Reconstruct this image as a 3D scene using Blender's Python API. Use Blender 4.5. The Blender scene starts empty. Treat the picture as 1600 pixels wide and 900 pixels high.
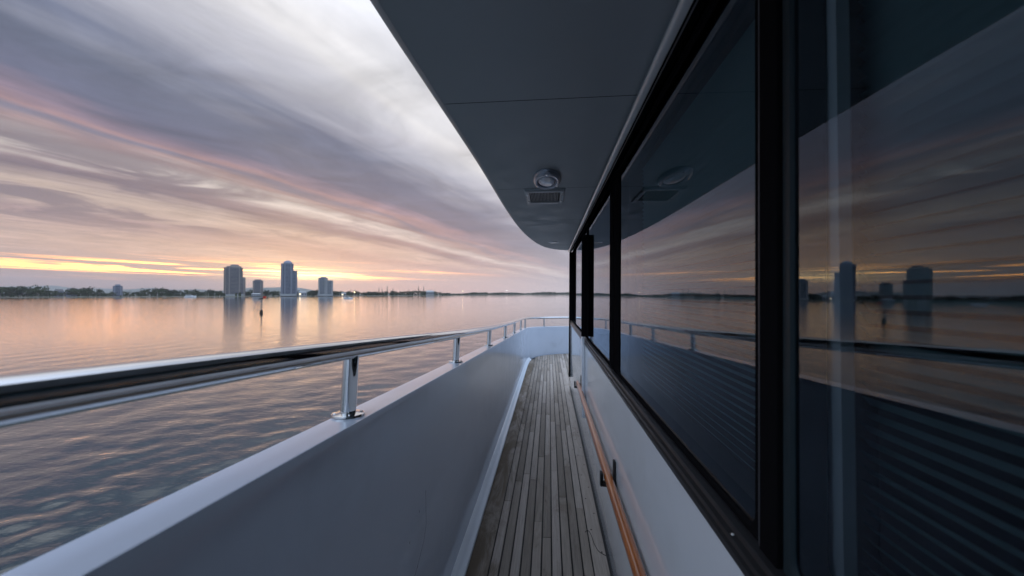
import bpy, math, random
import numpy as np
from mathutils import Matrix, Vector

rnd = random.Random(7)
rng = np.random.default_rng(11)
scene = bpy.context.scene
R = math.radians

# ------------------------------------------------------------------ camera
ZC = 5.00                    # camera above the water
ZD = ZC - 1.40               # deck
YAW, PITCH, ROLL = R(5.33), R(0.84), R(-0.12)
cam_d = bpy.data.cameras.new('camera')
cam = bpy.data.objects.new('camera', cam_d)
scene.collection.objects.link(cam)
scene.camera = cam
cam_d.sensor_width = 36.0
cam_d.lens = 14.0
cam_d.clip_start = 0.02
cam_d.clip_end = 30000
cam_d.dof.use_dof = True
cam_d.dof.focus_distance = 1.9
cam_d.dof.aperture_fstop = 3.5
cam.matrix_world = (Matrix.Translation((0, 0, ZC)) @ Matrix.Rotation(YAW, 4, 'Z')
                    @ Matrix.Rotation(math.pi / 2 + PITCH, 4, 'X') @ Matrix.Rotation(ROLL, 4, 'Z'))

SUN_AZ = R(-34.5)            # from +Y, positive to +X
SUN_EL = R(2.6)

scene.view_settings.view_transform = 'Standard'
scene.view_settings.look = 'None'
scene.view_settings.exposure = 0.45
scene.view_settings.gamma = 1.0
scene.view_settings.use_curve_mapping = False
scene.cycles.max_bounces = 7
scene.cycles.diffuse_bounces = 3
scene.cycles.glossy_bounces = 4
scene.cycles.transparent_max_bounces = 10
scene.cycles.sample_clamp_indirect = 6.0
scene.cycles.use_denoising = True
scene.cycles.adaptive_threshold = 0.02


# ------------------------------------------------------------------ node helpers
def lin(c):
    out = []
    for v in c[:3]:
        v = v / 255.0
        out.append(v / 12.92 if v <= 0.04045 else ((v + 0.055) / 1.055) ** 2.4)
    return (*out, 1.0)


class NT:
    def __init__(self, tree):
        self.t = tree

    def new(self, typ, **kw):
        n = self.t.nodes.new(typ)
        for k, v in kw.items():
            setattr(n, k, v)
        return n

    def put(self, sock, v):
        if isinstance(v, bpy.types.NodeSocket):
            self.t.links.new(v, sock)
        elif v is not None:
            if isinstance(v, (tuple, list)) and len(v) == 3 and len(sock.default_value) == 4:
                v = (*v, 1.0)
            sock.default_value = v

    def m(self, op, a, b=None, c=None, clamp=False):
        n = self.new('ShaderNodeMath', operation=op, use_clamp=clamp)
        self.put(n.inputs[0], a)
        if b is not None: self.put(n.inputs[1], b)
        if c is not None: self.put(n.inputs[2], c)
        return n.outputs[0]

    def vec(self, x, y, z=0.0):
        n = self.new('ShaderNodeCombineXYZ')
        for i, v in enumerate((x, y, z)): self.put(n.inputs[i], v)
        return n.outputs[0]

    def noise(self, v, scale=1.0, detail=4.0, rough=0.5, dist=0.0, dims='3D', out='Fac'):
        n = self.new('ShaderNodeTexNoise', noise_dimensions=dims)
        self.put(n.inputs['Vector'], v)
        n.inputs['Scale'].default_value = scale
        n.inputs['Detail'].default_value = detail
        n.inputs['Roughness'].default_value = rough
        n.inputs['Distortion'].default_value = dist
        return n.outputs[out]

    def ramp(self, fac, stops, interp='LINEAR'):
        n = self.new('ShaderNodeValToRGB')
        cr = n.color_ramp
        cr.interpolation = interp
        while len(cr.elements) < len(stops): cr.elements.new(0.5)
        for el, (p, c) in zip(cr.elements, stops):
            el.position = p
            el.color = c if len(c) == 4 else (*c, 1)
        self.put(n.inputs[0], fac)
        return n.outputs[0]

    def rng(self, v, a, b, c=0.0, d=1.0, smooth=False):
        n = self.new('ShaderNodeMapRange', interpolation_type='SMOOTHSTEP' if smooth else 'LINEAR')
        for i, x in enumerate((v, a, b, c, d)): self.put(n.inputs[i], x)
        return n.outputs[0]

    def mix(self, f, a, b, mode='MIX'):
        n = self.new('ShaderNodeMix', data_type='RGBA', blend_type=mode)
        self.put(n.inputs[0], f); self.put(n.inputs[6], a); self.put(n.inputs[7], b)
        return n.outputs[2]

    def gauss(self, v, c, s):
        x = self.m('DIVIDE', self.m('SUBTRACT', v, c), s)
        return self.m('EXPONENT', self.m('MULTIPLY', self.m('MULTIPLY', x, x), -1.0))


# ------------------------------------------------------------------ sky (dusk, high streaked cloud)
world = bpy.data.worlds.new('World')
scene.world = world
world.use_nodes = True
world.cycles.sampling_method = 'MANUAL'
world.cycles.sample_map_resolution = 512
wt = NT(world.node_tree)
world.node_tree.nodes.clear()
tc = wt.new('ShaderNodeTexCoord')
sp = wt.new('ShaderNodeSeparateXYZ')
wt.put(sp.inputs[0], tc.outputs['Generated'])
dx, dy, dz0 = sp.outputs
dz = wt.m('MAXIMUM', dz0, 0.0)
az = wt.m('ARCTAN2', dx, dy)
# cloud sheet: streaks run towards a point 14.8 degrees right of +Y
A = R(14.8)
ku = wt.m('ADD', wt.m('MULTIPLY', dx, math.sin(A)), wt.m('MULTIPLY', dy, math.cos(A)))
kv = wt.m('SUBTRACT', wt.m('MULTIPLY', dx, math.cos(A)), wt.m('MULTIPLY', dy, math.sin(A)))
inv = wt.m('DIVIDE', 1.0, wt.m('ADD', dz, 0.015))
U = wt.m('MULTIPLY', ku, inv)
V = wt.m('MULTIPLY', kv, inv)
n1 = wt.noise(wt.vec(wt.m('MULTIPLY', U, 0.16), wt.m('MULTIPLY', V, 0.75), 3.1), 1.0, 5, 0.55, 0.35)
n2 = wt.noise(wt.vec(wt.m('MULTIPLY', U, 0.45), wt.m('MULTIPLY', V, 2.6), 9.4), 1.0, 5, 0.58, 1.1)
n3 = wt.noise(wt.vec(wt.m('MULTIPLY', U, 1.35), wt.m('MULTIPLY', V, 1.7), 1.7), 1.0, 7, 0.6, 0.9)
n4 = wt.noise(wt.vec(wt.m('MULTIPLY', U, 0.42), wt.m('MULTIPLY', V, 0.40), 6.6), 1.0, 4, 0.5, 0.4)
n5 = wt.noise(wt.vec(wt.m('MULTIPLY', U, 0.8), wt.m('MULTIPLY', V, 1.15), 4.4), 1.0, 8, 0.62, 0.9)
w0 = wt.m('ADD', wt.m('ABSOLUTE', V), wt.m('MULTIPLY', wt.m('SUBTRACT', n4, 0.5), wt.m('ADD', 0.3, wt.m('MULTIPLY', wt.m('ABSOLUTE', V), 0.22))))
w1 = wt.m('ADD', w0, wt.m('MULTIPLY', wt.m('SUBTRACT', n1, 0.5), wt.m('ADD', 0.55, wt.m('MULTIPLY', w0, 0.16))))
w2 = wt.m('MAXIMUM', wt.m('ADD', w1, wt.m('MULTIPLY', wt.m('SUBTRACT', n2, 0.5), wt.m('ADD', 0.40, wt.m('MULTIPLY', w0, 0.11)))), 0.0)
t = wt.m('DIVIDE', w2, wt.m('ADD', w2, 3.0))
cloud = wt.ramp(t, [
    (0.00, lin((172, 178, 198))), (0.17, lin((200, 203, 214))), (0.29, lin((232, 230, 232))),
    (0.345, lin((184, 185, 198))), (0.40, lin((112, 119, 141))), (0.455, lin((104, 108, 131))),
    (0.478, lin((144, 127, 143))), (0.492, lin((170, 140, 144))), (0.506, lin((124, 123, 142))), (0.524, lin((172, 146, 145))),
    (0.540, lin((196, 186, 182))), (0.560, lin((232, 220, 212))), (0.585, lin((156, 138, 144))), (0.602, lin((128, 115, 126))),
    (0.635, lin((214, 192, 178))), (0.675, lin((172, 148, 150))), (0.73, lin((224, 194, 178))),
    (1.0, lin((232, 192, 176)))])
# fine mottling of the sheet
mott = wt.rng(n3, 0.3, 0.72, 0.77, 1.20)
cloud = wt.mix(1.0, cloud, wt.vec(mott, mott, mott), 'MULTIPLY')
mott2 = wt.rng(n2, 0.25, 0.75, 0.90, 1.10)
cloud = wt.mix(1.0, cloud, wt.vec(mott2, mott2, mott2), 'MULTIPLY')
# broken grey shreds lower in the sheet
shred = wt.m('MULTIPLY', wt.rng(n5, 0.45, 0.62, 0.0, 0.85, True), wt.m('MULTIPLY', wt.rng(w1, 2.9, 3.8, 0.0, 1.0, True), wt.m('MULTIPLY', wt.rng(dz, 0.08, 0.14, 0.0, 1.0, True), wt.rng(az, -0.30, -0.65, 0.25, 1.0, True))))
cloud = wt.mix(shred, cloud, lin((124, 113, 124)))
# horizon belt by azimuth
ha = wt.rng(az, -math.pi, math.pi, 0.0, 1.0)
def azp(a): return (a + math.pi) / (2 * math.pi)
hor = wt.ramp(ha, [
    (azp(-3.14), lin((120, 134, 160))), (azp(-1.7), lin((132, 132, 150))), (azp(-1.0), lin((148, 136, 146))),
    (azp(-0.76), lin((176, 152, 148))), (azp(-0.60), lin((236, 194, 166))), (azp(-0.42), lin((244, 194, 172))),
    (azp(-0.20), lin((236, 196, 184))), (azp(0.02), lin((224, 206, 206))), (azp(0.5), lin((190, 180, 192))),
    (azp(1.5), lin((140, 150, 174))), (azp(3.14), lin((120, 134, 160)))])
hn = wt.noise(wt.vec(wt.m('MULTIPLY', az, 2.2), wt.m('MULTIPLY', dz, 30.0), 5.0), 1.0, 5, 0.55, 0.3)
hm = wt.m('EXPONENT', wt.m('MULTIPLY', wt.m('DIVIDE', dz, wt.m('ADD', 0.062, wt.m('MULTIPLY', hn, 0.08))), -1.0))
sky = wt.mix(hm, cloud, hor)
# low mauve bank under the golden streaks, left of the sun
bank = wt.m('MULTIPLY', wt.rng(dz, 0.020, 0.046, 1.0, 0.0, True), wt.rng(az, -0.60, -0.85, 0.0, 0.85, True))
sky = wt.mix(bank, sky, lin((152, 138, 146)))
# bluer and dimmer away from the sunset
cs = wt.m('COSINE', wt.m('SUBTRACT', az, SUN_AZ))
away = wt.rng(cs, -0.10, 0.88, 1.0, 0.0, True)
lum = wt.new('ShaderNodeRGBToBW'); wt.put(lum.inputs[0], sky)
blue = wt.mix(1.0, wt.vec(lum.outputs[0], lum.outputs[0], lum.outputs[0]), (1.32, 1.70, 2.30, 1), 'MULTIPLY')
sky = wt.mix(wt.m('MULTIPLY', away, 0.85), sky, blue)
sky = wt.mix(wt.rng(dz, 0.50, 0.90, 0.0, 0.5, True), sky, blue)
# broad glow round the sun and the gilded cloud streaks
zen = wt.rng(dz, 0.45, 0.92, 1.0, 2.0, True)          # the sheet thins overhead
sky = wt.mix(1.0, sky, wt.vec(zen, zen, zen), 'MULTIPLY')
glow = wt.m('MULTIPLY', wt.gauss(az, SUN_AZ - 0.06, 0.36), wt.gauss(dz, 0.055, 0.075))
sky = wt.mix(wt.m('MULTIPLY', glow, 0.50), sky, wt.mix(1.0, sky, (0.46, 0.22, 0.04, 1), 'ADD'))
sn = wt.noise(wt.vec(wt.m('MULTIPLY', az, 3.2), wt.m('MULTIPLY', wt.m('ADD', dz, wt.m('MULTIPLY', az, 0.020)), 120.0), 2.2), 1.0, 5, 0.6, 0.7)
streak = wt.m('MULTIPLY', wt.rng(sn, 0.48, 0.63, 0.0, 1.0, True), wt.gauss(dz, 0.050, 0.016))
streak = wt.m('POWER', wt.m('MULTIPLY', streak, wt.gauss(az, -0.68, 0.34)), 1.5)
core = wt.m('MULTIPLY', wt.m('MULTIPLY', wt.gauss(az, -0.585, 0.10), wt.gauss(dz, 0.045, 0.011)), wt.rng(sn, 0.38, 0.60, 0.15, 1.0, True))
sky = wt.mix(1.0, sky, wt.mix(streak, (0, 0, 0, 1), (12.0, 4.3, 0.30, 1)), 'ADD')
sky = wt.mix(1.0, sky, wt.mix(core, (0, 0, 0, 1), (3.0, 2.2, 0.9, 1)), 'ADD')
nish = wt.new('ShaderNodeTexSky', sky_type='NISHITA', sun_disc=False)
nish.sun_elevation = SUN_EL
nish.sun_rotation = SUN_AZ
nish.altitude = 10
nish.dust_density = 2.0
bg1 = wt.new('ShaderNodeBackground'); wt.put(bg1.inputs[0], sky); bg1.inputs[1].default_value = 0.80
bg2 = wt.new('ShaderNodeBackground'); wt.put(bg2.inputs[0], nish.outputs[0]); bg2.inputs[1].default_value = 0.05
mx = wt.new('ShaderNodeMixShader')
mx.inputs[0].default_value = 0.06          # little clear sky shows through the sheet
wt.t.links.new(bg1.outputs[0], mx.inputs[1]); wt.t.links.new(bg2.outputs[0], mx.inputs[2])
wo = wt.new('ShaderNodeOutputWorld')
wt.t.links.new(mx.outputs[0], wo.inputs[0])

# the sun: almost set behind cloud
sd = bpy.data.lights.new('sun', 'SUN')
sd.energy = 0.001
sd.angle = R(12)
sd.color = (1.0, 0.66, 0.36)
sun = bpy.data.objects.new('sun', sd)
scene.collection.objects.link(sun)
sdir = Vector((math.sin(SUN_AZ) * math.cos(SUN_EL), math.cos(SUN_AZ) * math.cos(SUN_EL), math.sin(SUN_EL)))
sun.rotation_euler = sdir.to_track_quat('Z', 'Y').to_euler()


# ------------------------------------------------------------------ mesh helpers
col = scene.collection


class MB:
    """collects geometry for one mesh"""
    def __init__(self):
        self.v, self.f, self.mi = [], [], []

    def add(self, vs, fs, mi=0):
        o = len(self.v)
        self.v += [tuple(p) for p in vs]
        self.f += [tuple(i + o for i in f) for f in fs]
        self.mi += [mi] * len(fs)
        return self

    def box(self, x0, x1, y0, y1, z0, z1, mi=0):
        vs = [(x, y, z) for x in (x0, x1) for y in (y0, y1) for z in (z0, z1)]
        return self.add(vs, [(0, 1, 3, 2), (4, 6, 7, 5), (0, 4, 5, 1), (2, 3, 7, 6), (0, 2, 6, 4), (1, 5, 7, 3)], mi)

    def grid(self, rows, close_u=False, close_v=False, mi=0):
        n, k = len(rows), len(rows[0])
        vs = [p for r in rows for p in r]
        fs = []
        for i in range(n if close_u else n - 1):
            for j in range(k if close_v else k - 1):
                a, b = i * k + j, i * k + (j + 1) % k
                c, d = ((i + 1) % n) * k + (j + 1) % k, ((i + 1) % n) * k + j
                fs.append((a, b, c, d))
        return self.add(vs, fs, mi)

    def tube(self, pts, rad, seg=12, caps=True):
        pts = [Vector(p) for p in pts]
        if not isinstance(rad, (list, tuple)): rad = [rad] * len(pts)
        rows = []
        up = Vector((0, 0, 1))
        for i, p in enumerate(pts):
            d = (pts[min(i + 1, len(pts) - 1)] - pts[max(i - 1, 0)]).normalized()
            s = d.cross(up)
            if s.length < 1e-3: s = d.cross(Vector((0, 1, 0)))
            s.normalize(); n = s.cross(d)
            rows.append([p + (s * math.cos(a) + n * math.sin(a)) * rad[i] for a in [2 * math.pi * k / seg for k in range(seg)]])
        o = len(self.v)
        self.grid(rows, close_v=True)
        if caps:
            self.f.append(tuple(range(o + seg - 1, o - 1, -1))); self.mi.append(0)
            e = o + (len(rows) - 1) * seg
            self.f.append(tuple(range(e, e + seg))); self.mi.append(0)
        return self

    def lathe(self, prof, c=(0, 0, 0), seg=24, flip=1):
        rows = [[(c[0] + r * math.cos(a), c[1] + r * math.sin(a), c[2] + z * flip) for a in [2 * math.pi * k / seg for k in range(seg)]] for r, z in prof]
        return self.grid(rows, close_v=True)

    def prism(self, poly, z0, z1, mi=0):
        n = len(poly)
        vs = [(x, y, z0) for x, y in poly] + [(x, y, z1) for x, y in poly]
        fs = [tuple(range(n - 1, -1, -1)), tuple(range(n, 2 * n))] + [(i, (i + 1) % n, n + (i + 1) % n, n + i) for i in range(n)]
        return self.add(vs, fs, mi)

    def mesh(self, name, smooth=False, angle=None):
        me = bpy.data.meshes.new(name)
        me.from_pydata(self.v, [], self.f)
        me.polygons.foreach_set('material_index', self.mi)
        if smooth:
            me.polygons.foreach_set('use_smooth', [True] * len(self.f))
            if angle is not None:
                me.set_sharp_from_angle(angle=R(angle))
        me.update()
        return me

    def build(self, name, mats, parent=None, smooth=False, angle=35, recalc=True, bevel=0.0):
        me = self.mesh(name, False)
        if recalc:
            import bmesh
            bm = bmesh.new(); bm.from_mesh(me)
            bmesh.ops.recalc_face_normals(bm, faces=bm.faces)
            if bevel:
                es = [e for e in bm.edges if len(e.link_faces) == 2 and e.calc_face_angle(0) > 0.6]
                bmesh.ops.bevel(bm, geom=es, offset=bevel, segments=2, affect='EDGES', profile=0.5)
            bm.to_mesh(me); bm.free()
        if smooth or bevel:
            me.polygons.foreach_set('use_smooth', [True] * len(me.polygons))
            me.set_sharp_from_angle(angle=R(angle))
        return link(name, me, mats, parent)


def link(name, me, mats, parent=None):
    if mats is not None and not me.materials:
        for mm in (mats if isinstance(mats, (list, tuple)) else [mats]): me.materials.append(mm)
    o = bpy.data.objects.new(name, me)
    col.objects.link(o)
    if parent is not None: o.parent = parent
    return o


def tag(o, label=None, cat=None, group=None, kind=None):
    if label: o['label'] = label
    if cat: o['category'] = cat
    if group: o['group'] = group
    if kind: o['kind'] = kind
    return o


def empty(name, loc=(0, 0, 0), rz=0.0, parent=None):
    o = bpy.data.objects.new(name, None)
    o.empty_display_size = 0.2
    col.objects.link(o)
    o.location = loc
    o.rotation_euler = (0, 0, rz)
    if parent is not None: o.parent = parent
    return o


def copy_tree(o, parent=None):
    c = o.copy(); col.objects.link(c); c.parent = parent
    for ch in list(o.children): copy_tree(ch, c)
    return c


# ------------------------------------------------------------------ materials
def mat(name, base=(0.5, 0.5, 0.5), rough=0.5, metal=0.0, spec=0.5, coat=0.0, coat_rough=0.05, ior=None):
    m = bpy.data.materials.new(name)
    m.use_nodes = True
    b = m.node_tree.nodes['Principled BSDF']
    b.inputs['Base Color'].default_value = (*base, 1)
    b.inputs['Roughness'].default_value = rough
    b.inputs['Metallic'].default_value = metal
    b.inputs['Specular IOR Level'].default_value = spec
    b.inputs['Coat Weight'].default_value = coat
    b.inputs['Coat Roughness'].default_value = coat_rough
    if ior: b.inputs['IOR'].default_value = ior
    return m, NT(m.node_tree), b


def pos(nt):
    return nt.new('ShaderNodeNewGeometry').outputs['Position']


def obj_co(nt):
    return nt.new('ShaderNodeTexCoord').outputs['Object']


def scale_vec(nt, v, s):
    n = nt.new('ShaderNodeVectorMath', operation='MULTIPLY')
    nt.put(n.inputs[0], v); n.inputs[1].default_value = s
    return n.outputs[0]


def bump(nt, b, h, dist=0.001, strength=1.0):
    n = nt.new('ShaderNodeBump')
    n.inputs['Distance'].default_value = dist
    n.inputs['Strength'].default_value = strength
    nt.put(n.inputs['Height'], h)
    nt.put(b.inputs['Normal'], n.outputs[0])


M = {}
# painted gelcoat: glossy white, faint waviness and grime
def gelcoat(name, base, rough, dirt, coat=0.35):
    m, nt, b = mat(name, base, rough, spec=0.5, coat=coat, coat_rough=0.04)
    p = pos(nt)
    g1 = nt.noise(scale_vec(nt, p, (1.0, 0.6, 2.2)), 1.3, 6, 0.65, 0.2)
    g2 = nt.noise(scale_vec(nt, p, (3.0, 3.0, 2.2)), 1.6, 6, 0.62, 0.4)
    g = nt.m('MULTIPLY', nt.rng(g1, 0.42, 0.75, 0, 1, True), nt.rng(g2, 0.40, 0.8, 0, 1, True))
    nt.put(b.inputs['Base Color'], nt.mix(nt.m('MULTIPLY', g, dirt), (*base, 1), (base[0] * 0.55, base[1] * 0.53, base[2] * 0.48, 1)))
    nt.put(b.inputs['Roughness'], nt.rng(g2, 0.3, 0.8, rough * 0.85, rough * 1.35))
    wv = nt.noise(scale_vec(nt, p, (1, 1, 1)), 2.2, 2, 0.4)
    op = nt.noise(p, 260.0, 2, 0.5)
    bump(nt, b, nt.m('ADD', nt.m('MULTIPLY', wv, 1.0), nt.m('MULTIPLY', op, 0.010)), 0.006, 0.35)
    return m
M['white'] = gelcoat('white_gelcoat', (0.80, 0.84, 0.89), 0.09, 0.30)
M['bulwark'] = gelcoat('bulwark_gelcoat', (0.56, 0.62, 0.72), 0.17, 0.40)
M['ceiling'] = gelcoat('ceiling_paint', (0.47, 0.49, 0.51), 0.50, 0.10, 0.0)
M['trim'] = mat('trim_white', (0.85, 0.84, 0.83), 0.22, coat=0.6)[0]
m, nt, b = mat('hull_paint', (0.70, 0.72, 0.75), 0.2, coat=0.3); M['hull'] = m

m, nt, b = mat('black_anodised', (0.008, 0.008, 0.009), 0.7, spec=0.0)
g = nt.noise(scale_vec(nt, pos(nt), (30, 4, 30)), 4, 6, 0.7)
nt.put(b.inputs['Roughness'], nt.rng(g, 0.3, 0.75, 0.5, 0.9))
M['black'] = m
M['sill'] = mat('black_sill', (0.020, 0.020, 0.022), 0.30, spec=0.5)[0]
M['frame_teal'] = mat('teal_black_frame', (0.022, 0.034, 0.040), 0.5, spec=0.1)[0]
M['gasket_glint'] = mat('grey_gasket_glint', (0.07, 0.07, 0.078), 0.5)[0]  # head band line, and the painted highlight on the mullion edge
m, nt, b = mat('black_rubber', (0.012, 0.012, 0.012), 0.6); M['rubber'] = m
m, nt, b = mat('interior_dark', (0.030, 0.033, 0.036), 0.7); M['interior'] = m
m, nt, b = mat('interior_jamb', (0.85, 0.87, 0.88), 0.5); M['jamb'] = m
m, nt, b = mat('pleated_fabric', (0.24, 0.37, 0.38), 0.8, spec=0.2); M['blind'] = m

m, nt, b = mat('stainless', (0.66, 0.655, 0.65), 0.07, metal=1.0)
p = pos(nt)
sm = nt.noise(scale_vec(nt, p, (40, 5, 40)), 3, 5, 0.65)
nt.put(b.inputs['Roughness'], nt.rng(sm, 0.35, 0.8, 0.03, 0.11))
bump(nt, b, nt.noise(scale_vec(nt, p, (6, 2.0, 6)), 2.0, 3, 0.5), 0.0012, 0.5)
M['steel'] = m

# dark tinted glass: outer face mirrors by Fresnel, the rest just tints
def glass_mats():
    outs = []
    for name, refl in (('window_glass', True), ('window_glass_back', False)):
        m = bpy.data.materials.new(name); m.use_nodes = True
        nt = NT(m.node_tree); m.node_tree.nodes.clear()
        out = nt.new('ShaderNodeOutputMaterial')
        tr = nt.new('ShaderNodeBsdfTransparent'); tr.inputs[0].default_value = (0.80, 0.87, 0.90, 1)
        if refl:
            gl = nt.new('ShaderNodeBsdfGlossy'); gl.inputs['Roughness'].default_value = 0.012
            gl.inputs['Color'].default_value = (0.78, 0.88, 1.0, 1)
            fr = nt.new('ShaderNodeFresnel'); fr.inputs[0].default_value = 1.72
            wv = nt.noise(scale_vec(nt, pos(nt), (1, 0.7, 1.6)), 1.6, 3, 0.4)
            bn = nt.new('ShaderNodeBump'); bn.inputs['Distance'].default_value = 0.0012; bn.inputs['Strength'].default_value = 0.5
            nt.put(bn.inputs['Height'], wv); nt.put(gl.inputs['Normal'], bn.outputs[0])
            ms = nt.new('ShaderNodeMixShader')
            nt.put(ms.inputs[0], fr.outputs[0])
            nt.t.links.new(tr.outputs[0], ms.inputs[1]); nt.t.links.new(gl.outputs[0], ms.inputs[2])
            nt.t.links.new(ms.outputs[0], out.inputs[0])
        else:
            nt.t.links.new(tr.outputs[0], out.inputs[0])
        outs.append(m)
    return outs
M['glass'] = glass_mats()

# weathered teak: silver-grey boards, each its own tone, brown damp stains by the gutter
def teak(name, stain):
    m, nt, b = mat(name, (0.3, 0.27, 0.24), 0.72, spec=0.25)
    p = pos(nt)
    oi = nt.new('ShaderNodeObjectInfo').outputs['Random']
    off = nt.new('ShaderNodeVectorMath', operation='ADD')
    nt.put(off.inputs[0], p); nt.put(off.inputs[1], nt.vec(0, nt.m('MULTIPLY', oi, 37.0), nt.m('MULTIPLY', oi, 11.0)))
    q = off.outputs[0]
    grain = nt.noise(scale_vec(nt, q, (190, 5, 30)), 1.0, 6, 0.65, 0.6)
    mid = nt.noise(scale_vec(nt, q, (28, 2.2, 10)), 1.0, 5, 0.6, 0.4)
    tone = nt.ramp(nt.m('ADD', nt.m('MULTIPLY', oi, 0.62), nt.m('MULTIPLY', mid, 0.40)),
                   [(0.1, (0.24, 0.200, 0.165, 1)), (0.45, (0.38, 0.32, 0.265, 1)), (0.75, (0.47, 0.40, 0.345, 1)), (1.0, (0.58, 0.51, 0.45, 1))])
    gg = nt.rng(grain, 0.3, 0.75, 0.72, 1.12)
    c = nt.mix(1.0, tone, nt.vec(gg, gg, gg), 'MULTIPLY')
    # damp brown-black staining with its own ragged shape
    s1 = nt.noise(scale_vec(nt, p, (7, 1.7, 1)), 1.0, 6, 0.68, 0.7)
    sx = nt.new('ShaderNodeSeparateXYZ'); nt.put(sx.inputs[0], p)
    side = nt.rng(sx.outputs[0], -0.20, -0.38, 0.0, 0.19)
    st = nt.rng(nt.m('ADD', s1, nt.m('ADD', side, stain)), 0.50, 0.80, 0.0, 0.88, True)
    c = nt.mix(st, c, (0.125, 0.088, 0.052, 1))
    s2 = nt.noise(scale_vec(nt, p, (30, 9, 1)), 1.0, 4, 0.6)
    c = nt.mix(nt.rng(s2, 0.62, 0.80, 0, 0.55, True), c, (0.075, 0.065, 0.055, 1))
    nt.put(b.inputs['Base Color'], c)
    nt.put(b.inputs['Roughness'], nt.rng(mid, 0.3, 0.7, 0.5, 0.8))
    bump(nt, b, grain, 0.0012, 0.6)
    return m
M['teak'] = teak('weathered_teak', 0.0)
M['teak_margin'] = teak('stained_teak_margin', 0.05)
m, nt, b = mat('seam_caulk', (0.012, 0.012, 0.013), 0.6); M['caulk'] = m

m, nt, b = mat('varnished_wood', (0.40, 0.13, 0.03), 0.3, coat=0.6, coat_rough=0.04)
p = pos(nt)
vg = nt.noise(scale_vec(nt, p, (120, 3, 120)), 1.0, 5, 0.6, 0.5)
nt.put(b.inputs['Base Color'], nt.ramp(vg, [(0.3, (0.22, 0.050, 0.007, 1)), (0.7, (0.46, 0.135, 0.020, 1))]))
M['varnish'] = m
m, nt, b = mat('lamp_lens', (0.55, 0.60, 0.70), 0.12, spec=0.6); M['lens'] = m
M['bezel'] = mat('lamp_bezel', (0.42, 0.46, 0.54), 0.3, metal=0.4)[0]
m, nt, b = mat('vent_plastic', (0.42, 0.45, 0.48), 0.4); M['vent'] = m

# water
m, nt, b = mat('sea_water', (0.007, 0.024, 0.029), 0.035, spec=0.5, ior=1.333, coat=0.8, coat_rough=0.04)
p = pos(nt)
wn1 = nt.noise(scale_vec(nt, p, (2.2, 3.4, 1)), 1.0, 3, 0.55, 0.3)
wn2 = nt.noise(scale_vec(nt, p, (0.22, 0.42, 1)), 1.0, 3, 0.55, 0.2)
cd = nt.new('ShaderNodeVectorMath', operation='LENGTH'); nt.put(cd.inputs[0], p)
far = nt.rng(cd.outputs['Value'], 15.0, 140.0, 0.0, 1.0)
hgt = nt.m('ADD', nt.m('MULTIPLY', wn1, nt.rng(cd.outputs['Value'], 8.0, 70.0, 0.040, 0.036)), nt.m('MULTIPLY', wn2, nt.m('MULTIPLY', far, 0.05)))
wn3 = nt.noise(scale_vec(nt, p, (6.5, 10.0, 1)), 1.0, 3, 0.6, 0.4)
hgt = nt.m('ADD', hgt, nt.m('MULTIPLY', wn3, nt.rng(cd.outputs['Value'], 12.0, 60.0, 0.010, 0.0)))
bump(nt, b, hgt, 1.0, 0.42)
nt.t.links.new(b.inputs['Normal'].links[0].from_socket, b.inputs['Coat Normal'])
nt.put(b.inputs['Roughness'], nt.rng(cd.outputs['Value'], 10.0, 500.0, 0.03, 0.045))
M['water'] = m

# land
m, nt, b = mat('shore_ground', (0.10, 0.09, 0.06), 0.9)
nt.put(b.inputs['Base Color'], nt.ramp(nt.noise(pos(nt), 0.03, 5, 0.6), [(0.35, (0.05, 0.055, 0.03, 1)), (0.65, (0.14, 0.12, 0.085, 1))]))
M['land'] = m
m, nt, b = mat('hill_forest', (0.055, 0.07, 0.05), 0.95)
nt.put(b.inputs['Base Color'], nt.ramp(nt.noise(pos(nt), 0.006, 6, 0.65), [(0.35, (0.035, 0.05, 0.035, 1)), (0.65, (0.09, 0.10, 0.07, 1))]))
M['hill'] = m
def leafmat(name, a, bb):
    m, nt, b = mat(name, a, 0.75, spec=0.2)
    oi = nt.new('ShaderNodeObjectInfo').outputs['Random']
    f = nt.m('ADD', nt.m('MULTIPLY', nt.noise(pos(nt), 0.5, 3, 0.6), 0.7), nt.m('MULTIPLY', oi, 0.4))
    nt.put(b.inputs['Base Color'], nt.ramp(f, [(0.25, (*a, 1)), (0.8, (*bb, 1))]))
    return m
M['leaf'] = leafmat('foliage', (0.035, 0.045, 0.022), (0.085, 0.10, 0.05))
M['pine'] = leafmat('pine_foliage', (0.025, 0.038, 0.025), (0.055, 0.07, 0.045))
M['bark'] = mat('bark', (0.10, 0.075, 0.055), 0.9)[0]
def facade(name, c1):
    m, nt, b = mat(name, c1, 0.6)
    g = nt.noise(scale_vec(nt, pos(nt), (1, 1, 0.3)), 0.15, 5, 0.6)
    k = nt.rng(g, 0.3, 0.7, 0.85, 1.1)
    nt.put(b.inputs['Base Color'], nt.mix(1.0, (*c1, 1), nt.vec(k, k, k), 'MULTIPLY'))
    return m
M['conc_warm'] = facade('concrete_warm', (0.27, 0.23, 0.215))
M['conc_cool'] = facade('concrete_cool', (0.23, 0.24, 0.29))
M['conc_pale'] = facade('concrete_pale', (0.36, 0.36, 0.36))
M['tower_glass'] = mat('tower_glass', (0.05, 0.07, 0.11), 0.12, spec=0.6)[0]
M['roof_dark'] = mat('roof_dark', (0.12, 0.11, 0.11), 0.8)[0]
M['boat_white'] = mat('boat_white', (0.75, 0.75, 0.75), 0.3)[0]
M['boat_glass'] = mat('boat_glass', (0.03, 0.035, 0.04), 0.1)[0]
M['red'] = mat('beacon_red', (0.45, 0.035, 0.015), 0.5)[0]
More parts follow.
